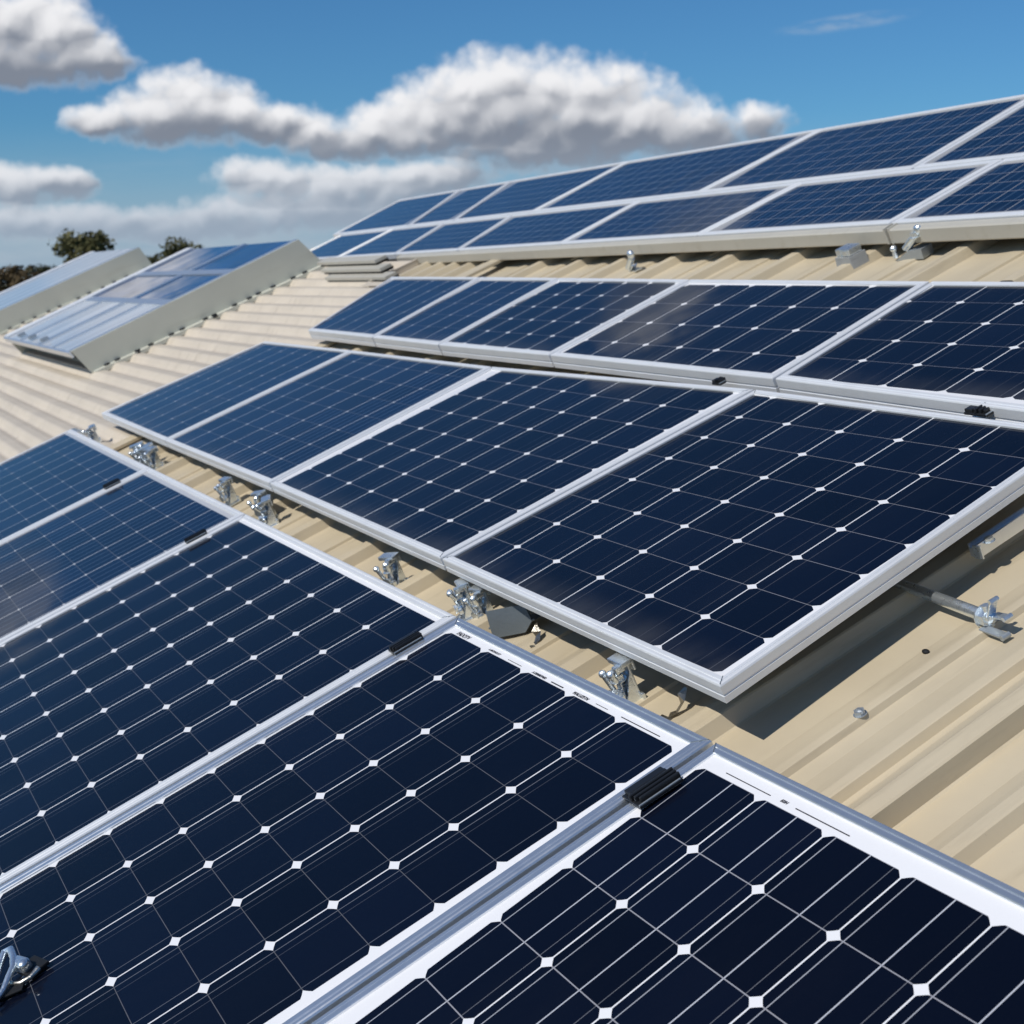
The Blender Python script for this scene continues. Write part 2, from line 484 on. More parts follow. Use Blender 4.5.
class MB:
    """collects shaped solids into one mesh, in local (u, v, n) metres"""
    def __init__(s): s.bm = bmesh.new()

    def _xf(s, verts, mw):
        bmesh.ops.transform(s.bm, matrix=mw, verts=verts)

    def box(s, c, d, bev=.0012, rot=None, seg=2):
        r = bmesh.ops.create_cube(s.bm, size=1)
        vs = r['verts']
        bmesh.ops.scale(s.bm, vec=d, verts=vs)
        if bev:
            es = list({e for v in vs for e in v.link_edges})
            rb = bmesh.ops.bevel(s.bm, geom=es, offset=min(bev, min(d) * .45), segments=seg, affect='EDGES', profile=.6)
            vs = list({v for f in rb['faces'] for v in f.verts} | {v for v in vs if v.is_valid})
        s._xf(vs, Matrix.Translation(c) @ (rot.to_4x4() if rot else Matrix.Identity(4)))
        return s

    def tube(s, a, b, r0, r1=None, n=16, cap=True):
        a, b = Vector(a), Vector(b); r1 = r0 if r1 is None else r1
        r = bmesh.ops.create_cone(s.bm, cap_ends=cap, segments=n, radius1=r0, radius2=r1, depth=(b - a).length)
        q = (b - a).to_track_quat('Z', 'Y').to_matrix().to_4x4()
        s._xf(r['verts'], Matrix.Translation((a + b) / 2) @ q)
        return s

    def ball(s, c, r, sc=(1, 1, 1), n=2):
        q = bmesh.ops.create_icosphere(s.bm, subdivisions=n, radius=r)
        s._xf(q['verts'], Matrix.Translation(c) @ Matrix.Diagonal((*sc, 1)))
        return s

    def path(s, pts, r, n=10):
        """a round bar bent along points"""
        pts = [Vector(p) for p in pts]; rings = []
        up = Vector((0, 0, 1))
        for i, p in enumerate(pts):
            t = (pts[min(i + 1, len(pts) - 1)] - pts[max(i - 1, 0)]).normalized()
            a = t.cross(up)
            if a.length < .1: a = t.cross(Vector((1, 0, 0)))
            a.normalize(); b = t.cross(a)
            rr = r[i] if isinstance(r, (list, tuple)) else r
            rings.append([s.bm.verts.new(p + (a * math.cos(2 * math.pi * j / n) + b * math.sin(2 * math.pi * j / n)) * rr) for j in range(n)])
        for q0, q1 in zip(rings, rings[1:]):
            for j in range(n): s.bm.faces.new((q0[j], q0[(j + 1) % n], q1[(j + 1) % n], q1[j]))
        s.bm.faces.new(rings[0][::-1]); s.bm.faces.new(rings[-1])
        return s

    def prism(s, poly, axis, a, b):
        """closed 2-D outline swept along one axis ('u','v' or 'n')"""
        def mk(t, x, y): return {'u': (t, x, y), 'v': (x, t, y), 'n': (x, y, t)}[axis]
        r0 = [s.bm.verts.new(mk(a, x, y)) for x, y in poly]; r1 = [s.bm.verts.new(mk(b, x, y)) for x, y in poly]
        n = len(poly)
        for i in range(n): s.bm.faces.new((r0[i], r0[(i + 1) % n], r1[(i + 1) % n], r1[i]))
        s.bm.faces.new(r0[::-1]); s.bm.faces.new(r1)
        return s

    def done(s, name, mat, parent=None, smooth=False):
        bmesh.ops.recalc_face_normals(s.bm, faces=s.bm.faces[:])
        me = bpy.data.meshes.new(name); s.bm.to_mesh(me); s.bm.free()
        o = link(name, me, mat, parent)
        if smooth:
            for p in me.polygons: p.use_smooth = True
            if hasattr(me, 'set_sharp_from_angle'): me.set_sharp_from_angle(angle=rad(35))
        return o


def grid_mesh(name, us, vs, fn):
    """sheet from a function of two parameters"""
    verts = [fn(u, v) for v in vs for u in us]; n = len(us)
    faces = [(j * n + i, j * n + i + 1, (j + 1) * n + i + 1, (j + 1) * n + i) for j in range(len(vs) - 1) for i in range(n - 1)]
    me = bpy.data.meshes.new(name); me.from_pydata(verts, [], faces); me.update()
    return me


def frange(a, b, n): return [a + (b - a) * i / (n - 1) for i in range(n)]


# ------------------------------------------------------------------ ground and sky setting
gm = grid_mesh('ground', frange(-1500, 1500, 41), frange(-1500, 1500, 41), lambda x, y: (x, y, 0))
gr = link('ground', gm, mat_grass()); gr['kind'] = 'structure'

# ------------------------------------------------------------------ the building and its roof
U_SPLIT = -6.02                               # where the ribbed sheets meet the corrugated ones (under the panels)
U_RIGHT, U_STEP, U_LEFT = 2.2, -10.1, -17.4
U_UP = -7.06                                  # the upper sheets reach farther left
V_EAVE, V_RIDGE_R, V_RIDGE_L = -2.6, 3.38, 2.885

bld = thing('farm_building', PA.mat(-3, V_EAVE, ROOF), 'long farm building carrying the beige ribbed metal roof under the panels', 'building')
BI = bld.matrix_world.inverted()


def bpt(u, v, n=0): return BI @ PA.p(u, v, ROOF + n)


# ribs running up the slope: (position of the steep right-hand side, height, top width, left slope)
RIBS = [(-1.551, .011, .012, .05), (-1.439, .015, .016, .06), (-1.335, .035, .028, .060), (-1.208, .021, .018, .05), (-1.03, .026, .03, .05), (-.88, .012, .02, .05)]
u = -.70
while u < U_RIGHT - .1:
    RIBS.append((u, random.uniform(.018, .026), .028, .045)); u += .185
u = -1.735; i = 0
while u > U_SPLIT + .12:
    RIBS.append((u, .027 if i % 2 == 0 else .007, .035, .075)); u -= .19; i += 1
RIBS.sort()
run = lambda h: .0015 if h > .0275 else h * .38      # how far the right-hand wall leans out
prof = [(U_SPLIT, 0.0)]
for (ur, h, tw, ls) in RIBS:
    prof += [(ur - tw - ls, 0), (ur - tw - ls * .45, h * .52), (ur - tw - .004, h * .97), (ur - tw + .003, h), (ur - .003, h), (ur, h * .93), (ur + run(h), h * .06), (ur + run(h) + .004, 0)]
prof.append((U_RIGHT, 0.0))
vs = frange(V_EAVE, 2.42, 52)
rnd = [random.uniform(-.0012, .0012) for _ in range(400)]
nV = len(vs)
verts = []; faces = []
for j, v in enumerate(vs):
    for (uu, h) in prof:
        wob = .0012 * math.sin(v * 3.1 + uu * 7) + .0010 * math.sin(v * 7.3 - uu * 4)
        verts.append(bpt(uu, v, h + wob))
n = len(prof)
faces = [(j * n + i, j * n + i + 1, (j + 1) * n + i + 1, (j + 1) * n + i) for j in range(nV - 1) for i in range(n - 1)]
me = bpy.data.meshes.new('ribbed_roof_sheet'); me.from_pydata(verts, [], faces); me.update()
link('ribbed_roof_sheet', me, ROOFM, bld)


# the sheets under the ridge array lap over the lower ones and rise towards the right
def upper_n(u_): return max(-.030, .044 + (u_ + 3) * .0245)


prof2 = [(U_UP, 0.0)]
for kk in range(5):
    ur = U_UP + .15 + .19 * kk; prof2 += [(ur - .09, 0), (ur - .035, .026), (ur - .003, .027), (ur, .025), (ur + .012, .001)]
prof2.append((U_SPLIT - .001, 0))
for pr_, v_lo in ((prof, 2.34), (prof2, 2.505)):
    vs2 = frange(v_lo, V_RIDGE_R + .03, 14); n = len(pr_)
    verts = [bpt(uu, v, h + upper_n(uu) + .003) for v in vs2 for (uu, h) in pr_]
    faces = [(j * n + i, j * n + i + 1, (j + 1) * n + i + 1, (j + 1) * n + i) for j in range(len(vs2) - 1) for i in range(n - 1)]
    me = bpy.data.meshes.new('ribbed_roof_sheet'); me.from_pydata(verts, [], faces); me.update()
    link('ribbed_roof_sheet', me, ROOFM, bld)

# corrugations running along the building on the left
PIT, AMP = .1165, .0115


def corr(u0, u1, v0, v1):
    nn = int((v1 - v0) / PIT * 16)
    us = frange(u0, u1, 14)
    return grid_mesh('corrugated_roof_sheet', us, frange(v0, v1, nn),
                     lambda u, v: bpt(u, v, AMP * (math.sin(2 * math.pi * (v - 1.02) / PIT) + .28 * math.sin(4 * math.pi * (v - 1.02) / PIT + .6)) + .0015 * math.sin(u * .9)))


o = link('corrugated_roof_sheet', corr(U_STEP, U_UP, V_EAVE, 2.80), ROOFM2, bld, True)
o = link('corrugated_roof_sheet', corr(U_UP, U_SPLIT - .002, V_EAVE, 2.508), ROOFM2, bld, True)
# a lower tray carries the left end of the ridge array
m0 = grid_mesh('roof_tray', frange(U_STEP, U_UP, 6), [2.80, 2.804, 3.1, V_RIDGE_R], lambda u, v: bpt(u, v, (.0 if v < 2.803 else -.13)))
link('roof_tray', m0, ROOFM2, bld)
o = link('corrugated_roof_sheet', corr(U_LEFT, U_STEP, V_EAVE, V_RIDGE_L), ROOFM2, bld, True)


def quad_solid(mb, top, th, inv=None):
    """a plate: four corners in world space and a thickness along their normal"""
    top = [Vector(p) for p in top]
    nrm = (top[1] - top[0]).cross(top[3] - top[0]).normalized()
    pts = top + [p - nrm * th for p in top]
    if inv is not None: pts = [inv @ p for p in pts]
    vs_ = [mb.bm.verts.new(p) for p in pts]
    for f in ((0, 1, 2, 3), (7, 6, 5, 4), (0, 4, 5, 1), (1, 5, 6, 2), (2, 6, 7, 3), (3, 7, 4, 0)): mb.bm.faces.new([vs_[i] for i in f])


mb = MB(); quad_solid(mb, [PA.p(U_SPLIT - .05, V_EAVE, ROOF + .017), PA.p(U_SPLIT + .05, V_EAVE, ROOF + .017), PA.p(U_SPLIT + .05, V_RIDGE_R, ROOF + .017), PA.p(U_SPLIT - .05, V_RIDGE_R, ROOF + .017)], .012, BI)
mb.done('cover_strip', ROOFM, bld)
# folded flashings close the small steps to the upper sheets
mb = MB()
quad_solid(mb, [PA.p(U_UP - .018, 2.50, ROOF + .0145), PA.p(U_UP + .006, 2.50, ROOF + .0145), PA.p(U_UP + .006, 2.802, ROOF + .0145), PA.p(U_UP - .018, 2.802, ROOF + .0145)], .002, BI)
quad_solid(mb, [PA.p(U_UP + .004, 2.50, ROOF + .013), PA.p(U_UP + .004, 2.50, ROOF - .05), PA.p(U_UP + .004, 2.802, ROOF - .05), PA.p(U_UP + .004, 2.802, ROOF + .013)], .003, BI)
quad_solid(mb, [PA.p(U_UP + .006, 2.46, ROOF + .0145), PA.p(U_SPLIT, 2.46, ROOF + .0145), PA.p(U_SPLIT, 2.511, ROOF + .0145), PA.p(U_UP + .006, 2.511, ROOF + .0145)], .002, BI)
quad_solid(mb, [PA.p(U_UP + .006, 2.511, ROOF + .013), PA.p(U_SPLIT, 2.511, ROOF + .013), PA.p(U_SPLIT, 2.511, ROOF - .05), PA.p(U_UP + .006, 2.511, ROOF - .05)], .003, BI)
mb.done('step_flashing', ROOFM2, bld)


def back_slope(u0, u1, vr):
    H = Vector((PA.V.x, PA.V.y, 0)).normalized()
    dz = .16 if vr > 3 else 0
    a, b = PA.p(u0, vr, ROOF - dz), PA.p(u1, vr, ROOF - dz)
    dn = H * 4.5 - Vector((0, 0, 4.5 * math.tan(rad(23))))
    m_ = MB(); quad_solid(m_, [a, b, b + dn, a + dn], .03, BI)
    m_.done('back_roof', ROOFM2, bld)
    return a + dn, b + dn


bl = back_slope(U_LEFT, U_STEP, V_RIDGE_L)
br = back_slope(U_STEP, U_RIGHT, V_RIDGE_R)


def wall(pts_top):
    """upright wall from the ground to a line of points under the roof, 0.2 m thick"""
    m_ = MB()
    a, b = Vector(pts_top[0]), Vector(pts_top[-1])
    t = (b - a); t.z = 0; nrm = t.normalized().cross(Vector((0, 0, 1))) * .1
    ring = [Vector((a.x, a.y, -.3))] + [Vector(p) - Vector((0, 0, .06)) for p in pts_top] + [Vector((b.x, b.y, -.3))]
    f0 = [m_.bm.verts.new(BI @ (p + nrm)) for p in ring]; f1 = [m_.bm.verts.new(BI @ (p - nrm)) for p in ring]
    n_ = len(ring)
    for i in range(n_): m_.bm.faces.new((f0[i], f0[(i + 1) % n_], f1[(i + 1) % n_], f1[i]))
    m_.bm.faces.new(f0[::-1]); m_.bm.faces.new(f1)
    m_.done('wall', WALLM, bld)


wall([PA.p(U_LEFT + .3, V_EAVE + .25, ROOF), PA.p(U_RIGHT - .3, V_EAVE + .25, ROOF)])
wall([PA.p(U_LEFT + .3, V_EAVE + .25, ROOF), PA.p(U_LEFT + .3, V_RIDGE_L - .1, ROOF), bl[0] + PA.U * .3])
wall([PA.p(U_RIGHT - .3, V_EAVE + .25, ROOF), PA.p(U_RIGHT - .3, V_RIDGE_R - .1, ROOF), br[1] - PA.U * .3])
wall([PA.p(U_STEP, V_EAVE + .4, ROOF - .05), PA.p(U_STEP, V_RIDGE_R - .02, ROOF - .02), br[0] - Vector((0, 0, .05))])
wall([bl[0] + PA.U * .3, bl[1]]); wall([br[0], br[1] - PA.U * .3])


# ------------------------------------------------------------------ solar panels
def inset(poly, ds):
    """move each edge of a convex polygon inwards; ds = distance per edge"""
    n_ = len(poly); lines = []
    for i in range(n_):
        a, b = Vector(poly[i]), Vector(poly[(i + 1) % n_])
        t = (b - a).normalized(); nrm = Vector((-t.y, t.x))
        lines.append((a + nrm * ds[i], t))
    out_ = []
    for i in range(n_):
        (p, t), (q, s) = lines[i - 1], lines[i]
        den = t.x * s.y - t.y * s.x
        w = ((q.x - p.x) * s.y - (q.y - p.y) * s.x) / den
        out_.append(p + t * w)
    return out_


def solar_panel(pl, quad, cells, mat, label, group, lip=.026, h=.036, alu=None, skew=(0, 0), joints=False):
    """quad: four (u, v) corners, anticlockwise from the lower left, in the row's plane"""
    uc = sum(q[0] for q in quad) / 4; vc = sum(q[1] for q in quad) / 4
    t = thing('solar_panel', pl.mat(uc, vc), label, 'solar panel', group)
    lips = lip if isinstance(lip, (tuple, list)) else (lip,) * 4      # widths: lower, right, upper, left
    lip = .026
    L = [(a - uc, b - vc) for a, b in quad]
    pr = [(.014, -h), (0, -h), (0, -h * .66), (.0018, -h * .63), (.0018, -h * .56), (0, -h * .53), (0, -.0035), (.0012, -.0010), (.0035, 0),
          (lip * .40, 0), (lip * .40 + .0015, -.0016), (lip * .52, -.0016), (lip * .52 + .0015, 0), (lip - .0015, 0), (lip, -.0015), (lip, -.0065)]
    bm = bmesh.new(); rings = []
    for d, z in pr:
        rings.append([bm.verts.new((p.x, p.y, z)) for p in inset(L, [d * l / lip if z > -.007 and d > .0036 else d for l in lips])])
    for a, b in zip(rings, rings[1:]):
        for i in range(4):
            bm.faces.new((a[i], a[(i + 1) % 4], b[(i + 1) % 4], b[i]))
    bmesh.ops.recalc_face_normals(bm, faces=bm.faces[:])
    me = bpy.data.meshes.new('frame'); bm.to_mesh(me); bm.free()
    link('frame', me, alu or ALU_W, t)
    # glazed laminate
    g = inset(L, [l - .003 for l in lips]); N = 8
    us = frange(0, 1, N + 1)

    def bl_(a, b): return g[0] * (1 - a) * (1 - b) + g[1] * a * (1 - b) + g[2] * a * b + g[3] * (1 - a) * b
    me = grid_mesh('glass', us, us, lambda a, b: (*bl_(a, b), -.0045))
    u0, pu, nu, v0, pv, nv = cells
    w1 = me.uv_layers.new(name='cell'); w2 = me.uv_layers.new(name='rest')
    for li, lp in enumerate(me.loops):
        co = me.vertices[lp.vertex_index].co
        x = (co.x + uc - u0 - skew[0] * (co.y + vc - skew[1])) / pu; y = (co.y + vc - v0) / pv
        w1.data[li].uv = (x, y); w2.data[li].uv = (nu - x, nv - y)
    link('glass', me, mat, t)
    if joints:
        inn = inset(L, lips)
        for p0, p1 in zip(inset(L, [.002] * 4), inn):
            d_ = (p1 - p0); m_ = MB().box((0, 0, 0), (d_.length, .0013, .0009), 0)
            o_ = m_.done('corner_joint', SLATE, t)
            o_.matrix_local = Matrix.Translation(((p0.x + p1.x) / 2, (p0.y + p1.y) / 2, 0)) @ Matrix.Rotation(math.atan2(d_.y, d_.x), 4, 'Z')
    # junction box and backsheet under the panel
    m_ = MB(); b_ = inset(L, [l - .002 for l in lips])
    vs_ = [m_.bm.verts.new((p.x, p.y, -.0075)) for p in b_]; m_.bm.faces.new(vs_)
    m_.done('backsheet', SLAB, t)
    return t


def line_at(s, v):
    """u on the seam s=(u0,v0,u1,v1) at height v"""
    return s[0] + (s[2] - s[0]) * (v - s[1]) / (s[3] - s[1])


G = .006
# front row -------------------------------------------------------
A_SEAM = [-6.36, -4.885, -3.772, -2.398, -1.548, -.22]
A_TOP, A_BOT = .757, -.62
GA = 'solar panels of the front row'
a_lab = ['narrow blue-looking panel at the far left end of the front row',
         'second panel from the far end of the front row, beside the narrow end one',
         'middle panel of the front row, dark navy with many small white diamonds',
         'big dark panel of the front row between the two black clips, text along its edge',
         'nearest panel in the lower right corner with bold bus bars']
a_cell = [(-6.335, .160, 9, .725 - 14 * .098, .098, 13.95), (-4.855, .1722, 6.15, .725 - 14 * .098, .098, 13.95),
          (-3.745, .1645, 8, .736 - 14 * .0975, .0975, 13.9), (-2.366, .1525, 5, .720 - 14 * .0978, .0978, 14), (-1.529, .1325, 9, .712 - 12 * .1145, .1145, 12)]
a_mat = [CELL_FAR, CELL_FAR, CELL_MID, CELL_MID, CELL_FRONT]
panels_a = []
for i in range(5):
    l, r = A_SEAM[i] + G, A_SEAM[i + 1] - G
    lip = (.020, .020, (.024, .024, .018, .022), (.026, .022, .020, .024), (.026, .026, .018, .017))[i]
    sl, sr = (0, 0, 0, 0, .016)[i], (0, 0, 0, .016, 0)[i]          # the seam beside the nearest panel leans a little
    panels_a.append(solar_panel(PA, [(l + sl, A_BOT), (r + sr, A_BOT), (r - sr, A_TOP), (l - sl, A_TOP)], a_cell[i], a_mat[i], a_lab[i], GA, lip, .036, ALU if i > 2 else ALU_W, (-.075, .59) if i == 4 else (0, 0), i > 1))

# middle row ------------------------------------------------------
GB = 'solar panels of the middle row'
B_BOT = [(-6.507, .853), (-5.241, .860), (-3.939, .872), (-2.680, .870), (-1.640, .860)]
B_TOP = [(-6.375, 1.630), (-5.236, 1.644), (-3.979, 1.650), (-2.660, 1.690), (-1.706, 1.675)]
b_lab = ['far left panel of the middle row, its corner above the corrugated roof',
         'middle row panel second from the left, behind the clustered zinc brackets',
         'middle row panel second from the right, white diamonds on navy cells',
         'large overhanging panel at the right end of the middle row, shading the roof']
b_cell = [(-6.47, .1715, 7, .88, .0985, 7.6), (-5.21, .1755, 7, .882, .0985, 7.65), (-3.888, .1683, 7, .885, .0985, 8), (-2.640, .1703, 5.62, .882, .0985, 8)]
# last cell column line of the right hand panel falls on its right border
b_cell[3] = (-1.676 - 6 * .1700, .1700, 6.0, .882, .0985, 8)
b_mat = [CELL_FAR, CELL_FAR, CELL_B, CELL_B]
for i in range(4):
    bl0, br0, tr0, tl0 = B_BOT[i], B_BOT[i + 1], B_TOP[i + 1], B_TOP[i]
    q = [(bl0[0] + (G if i else 0), bl0[1]), (br0[0] - (G if i < 3 else 0), br0[1]), (tr0[0] - (G if i < 3 else 0), tr0[1]), (tl0[0] + (G if i else 0), tl0[1])]
    solar_panel(PB, q, b_cell[i], b_mat[i], b_lab[i], GB, (.018, .016 if i == 3 else .018, .017, .018), .031, skew=((0, 0), (0, 0), (0, 0), (-.050, .88))[i], joints=i > 1)

# upper row -------------------------------------------------------
GC = 'solar panels of the upper row'
C_BOT = [(-6.109, 1.757), (-5.275, 1.754), (-4.594, 1.750), (-3.757, 1.758), (-2.634, 1.756), (-1.36, 1.72)]
C_TOP = [(-6.391, 2.310), (-5.357, 2.302), (-4.643, 2.292), (-3.743, 2.278), (-2.664, 2.266), (-1.36, 2.258)]
c_lab = ['small blue panel at the far left end of the upper row',
         'second small blue panel from the left in the upper row',
         'upper row panel in the middle, under the small silver bracket',
         'upper row panel below the grey ballast block, brownish sheen on its cells',
         'upper row panel at the right edge with large dark cells']
c_cell = [(-6.31, .17, 6, 1.785, .0965, 5.2), (-5.30, .164, 4, 1.782, .0965, 5.1), (-4.60, .162, 5, 1.782, .0950, 5.1), (-3.72, .1735, 6, 1.742, .1255, 4.02), (-2.635, .175, 7, 1.775, .0970, 4.95)]
c_mat = [CELL_FAR, CELL_FAR, CELL_B, CELL_B, CELL_B]
for i in range(5):
    a, b, c, d = C_BOT[i], C_BOT[i + 1], C_TOP[i + 1], C_TOP[i]
    q = [(a[0] + (G if i else 0), a[1]), (b[0] - G, b[1]), (c[0] - G, c[1]), (d[0] + (G if i else 0), d[1])]
    solar_panel(PC, q, c_cell[i], c_mat[i], c_lab[i], GC, .020, .042)

# back array: two tiers -------------------------------------------
GD = 'blue panels of the two-tier array along the ridge'
DL = [(-9.75, 2.64, -9.60, 3.0), (-8.621, 2.635, -8.496, 2.996), (-7.486, 2.65, -7.603, 3.061), (-6.534, 2.671, -6.623, 3.015), (-5.355, 2.644, -5.276, 3.002), (-4.243, 2.631, -4.118, 2.996), (-3.188, 2.631, -3.13, 3.0), (-1.95, 2.631, -1.88, 3.0)]
DU = [(-9.85, 3.05, -9.72, 3.55), (-8.283, 3.097, -8.58, 3.599), (-7.509, 3.089, -7.744, 3.561), (-6.401, 3.089, -6.275, 3.571), (-4.82, 3.059, -4.675, 3.529), (-3.533, 3.062, -3.5, 3.477), (-2.1, 3.06, -2.05, 3.5)]
ordl = ['leftmost', 'second from the left', 'third from the left', 'fourth from the left', 'fifth from the left', 'sixth from the left', 'rightmost']
D0, D1, D2 = 2.640, 3.026, 3.555


def tier(seams, v0, v1, words, tname, nv):
    for i in range(len(seams) - 1):
        a, b = seams[i], seams[i + 1]
        q = [(line_at(a, v0) + (G if i else 0), v0), (line_at(b, v0) - G, v0), (line_at(b, v1) - G, v1), (line_at(a, v1) + (G if i else 0), v1)]
        wu = (q[1][0] - q[0][0] + q[2][0] - q[3][0]) / 2
        nu = max(5, round(wu / .118)); ul = (q[0][0] + q[3][0]) / 2
        solar_panel(PD, q, (ul + .034, (wu - .068) / nu, nu, v0 + .034, (v1 - v0 - .068) / nv, nv), CELL_POLY,
                    'blue panel in the %s tier of the ridge array, %s' % (tname, words[i]), GD, .021, .030)


tier(DL, D0, D1 - .004, ordl, 'lower', 5)
tier(DU, D1 + .004, D2, [ordl[i] for i in (0, 1, 2, 3, 4)] + ['rightmost'], 'upper', 6)


# ------------------------------------------------------------------ beam under the ridge array
def gutter_beam(u0, u1, label):
    v = D0 - .004
    t = thing('edge_beam', PD.mat((u0 + u1) / 2, v, 0), label, 'beam', 'beige edge beams under the ridge array')
    w = (u1 - u0) / 2
    m_ = MB().prism([(-.026, -.006), (-.030, -.010), (-.030, -.046), (-.027, -.050), (-.018, -.050), (-.018, -.045), (.0, -.045), (.0, -.006)], 'u', -w, w)
    m_.done('beam', BEAM, t)
    m_ = MB().box((-w + .004, -.014, -.026), (.006, .035, .048), .001)
    m_.box((w - .004, -.014, -.026), (.006, .035, .048), .001)
    m_.done('end_cap', BEAM, t)


gutter_beam(-7.38, -3.173, 'long beige edge beam under the ridge array, left of its dark joint')
gutter_beam(-3.161, -1.9, 'short beige edge beam under the ridge array at the right edge')

# stepped flashing strips at the left end of the array
t = thing('stepped_flashing', PA.mat(-7.3, 2.53, ROOF), 'three stepped beige flashing strips left of the long edge beam', 'flashing')
for kk in range(3):
    n0, vf = .032 + .030 * kk, .04 * kk
    m_ = MB().box((-.02 - kk * .13, vf + .035, n0 - .009), (.90, .07, .018), .002)
    m_.done('strip', BEAM, t)
    m_ = MB().box((-.02 - kk * .13, vf + .045, n0 - .0245), (.88, .07, .0125), .001)  # black strip put in for the shade between the flashing strips
    m_.done('gap_shade', RUBBER, t)

# ------------------------------------------------------------------ the two roof light housings on the left


def roof_light(u_r, u_l, v0, v1, n0, n1, label, kind, far_slant=.10):
    t = thing('roof_light', PA.mat(u_r, v0, ROOF), label, 'roof light', 'boxed roof lights at the left end of the roof')
    inv = t.matrix_world.inverted()
    P = lambda u, v, n: PA.p(u, v, n)
    hn = lambda v: n0 + (n1 - n0) * (v - v0) / (v1 - v0)

    def side(u, name, outw):
        m_ = MB(); th = .012
        ring = [(v0 + .045, ROOF - .012), (v1 + far_slant, ROOF - .012), (v1, n1 + .004), (v0 - .012, n0 + .004)]
        a = [m_.bm.verts.new(inv @ P(u, v, n)) for v, n in ring]; b = [m_.bm.verts.new(inv @ P(u + outw * th, v, n)) for v, n in ring]
        for i in range(4): m_.bm.faces.new((a[i], a[(i + 1) % 4], b[(i + 1) % 4], b[i]))
        m_.bm.faces.new(a[::-1]); m_.bm.faces.new(b)
        m_.done(name, TRIM, t)
        # folded foot on the roof with screws
        m_ = MB(); quad_solid(m_, [P(u + outw * th, v0 + .05, ROOF + .016), P(u + outw * (th + .05), v0 + .05, ROOF + .014), P(u + outw * (th + .05), v1 + far_slant, ROOF + .014), P(u + outw * th, v1 + far_slant, ROOF + .016)], .024, inv)
        m_.done('foot_flange', TRIM, t)
    side(u_r, 'side_wall', 1); side(u_l, 'side_wall', -1)
    # ends
    m_ = MB(); quad_solid(m_, [P(u_l, v1, n1 - .004), P(u_r, v1, n1 - .004), P(u_r, v1 + far_slant, ROOF), P(u_l, v1 + far_slant, ROOF)], .01, inv)
    m_.done('end_wall', TRIM, t)
    # front lip hangs over an open dark slot
    m_ = MB(); quad_solid(m_, [P(u_l, v0 - .02, n0 - .036), P(u_r - .004, v0 - .02, n0 - .036), P(u_r - .004, v0 - .03, n0), P(u_l, v0 - .03, n0)], .014, inv)
    m_.done('front_lip', ALU, t)
    m_ = MB(); quad_solid(m_, [P(u_l, v0 + .15, ROOF), P(u_r, v0 + .15, ROOF), P(u_r, v0 + .15, n0 - .03), P(u_l, v0 + .15, n0 - .03)], .01, inv)  # black sheet set back in the open slot, standing in for its shade
    m_.done('slot_shade', RUBBER, t)
    # glazing
    W = u_r - u_l
    if kind == 'blue':
        rows = [(v0 - .01, v0 + .62, FOGGED), (v0 + .62, v0 + 1.04, CELL_ROOFLIGHT), (v0 + 1.04, v1, CELL_ROOFLIGHT)]
        cols = [(u_l + .16, u_l + W * .58), (u_l + W * .58, u_r)]
    else:
        rows = [(v0 - .01, v1, STRIPED)]; cols = [(u_l + .1, u_r)]
    for va, vb, mt in rows:
        for ua, ub in cols:
            m_ = MB(); quad_solid(m_, [P(ua, va, hn(va)), P(ub, va, hn(va)), P(ub, vb, hn(vb)), P(ua, vb, hn(vb))], .008, inv)
            o = m_.done('glazing', mt, t)
            me = o.data
            for nm in ('cell', 'rest'): me.uv_layers.new(name=nm)
            for li, lp in enumerate(me.loops):
                co = t.matrix_world @ me.vertices[lp.vertex_index].co - PA.O
                x = (co.dot(PA.U) - ua) / (ub - ua) * 3; y = (co.dot(PA.V) - va) / (vb - va) * 3
                me.uv_layers['cell'].data[li].uv = (x, y); me.uv_layers['rest'].data[li].uv = (3 - x, 3 - y)
    # white bars
    bars = MB()
    w = .035
    for va, vb, _ in rows[1:]:
        quad_solid(bars, [P(u_l, va - w, hn(va) + .006), P(u_r, va - w, hn(va) + .006), P(u_r, va + w, hn(va) + .006), P(u_l, va + w, hn(va) + .006)], .012, inv)
    bars.done('cross_bar', ALU, t)
    bars = MB()
    for ua in [c_[0] for c_ in cols[1:]] + [u_r - .03] + ([u_l + W * .30, u_l + W * .78] if kind == 'blue' else []):
        thin = .04 if ua in [c_[0] for c_ in cols[1:]] else .03
        vb = v1 if ua > u_r - .1 or ua in [c_[0] for c_ in cols[1:]] else v0 + .62
        quad_solid(bars, [P(ua - thin, v0 - .012, hn(v0) + .008), P(ua + thin, v0 - .012, hn(v0) + .008), P(ua + thin, vb, hn(vb) + .008), P(ua - thin, vb, hn(vb) + .008)], .014, inv)
    bars.done('glazing_bar', ALU, t)
    m_ = MB(); quad_solid(m_, [P(u_l - .004, v0 - .014, n0 + .012), P(u_l + .17, v0 - .014, n0 + .012), P(u_l + .17, v1, n1 + .012), P(u_l - .004, v1, n1 + .012)], .02, inv)
    m_.done('edge_strip', WHITEM, t)
    if kind == 'blue':
        for f_ in (.22, .40, .58):
            uu = u_l + W * f_
            m_ = MB().box((0, 0, 0), (.05, .05, .022), .005)
            o = m_.done('clip', STEEL, t); o.matrix_local = inv @ PA.mat(uu, v0 + .03, n0 + .02)
    for kk in range(14):
        vv_ = v0 + .12 + kk * (v1 - v0 - .05) / 14
        m_ = MB().tube((0, 0, 0), (0, 0, .02), .022, .016, 8)
        o = m_.done('screw', RUBBER, t); o.matrix_local = inv @ PA.mat(u_r + .03 + random.uniform(-.01, .02), vv_ + random.uniform(-.03, .03), ROOF + .004)
    return t


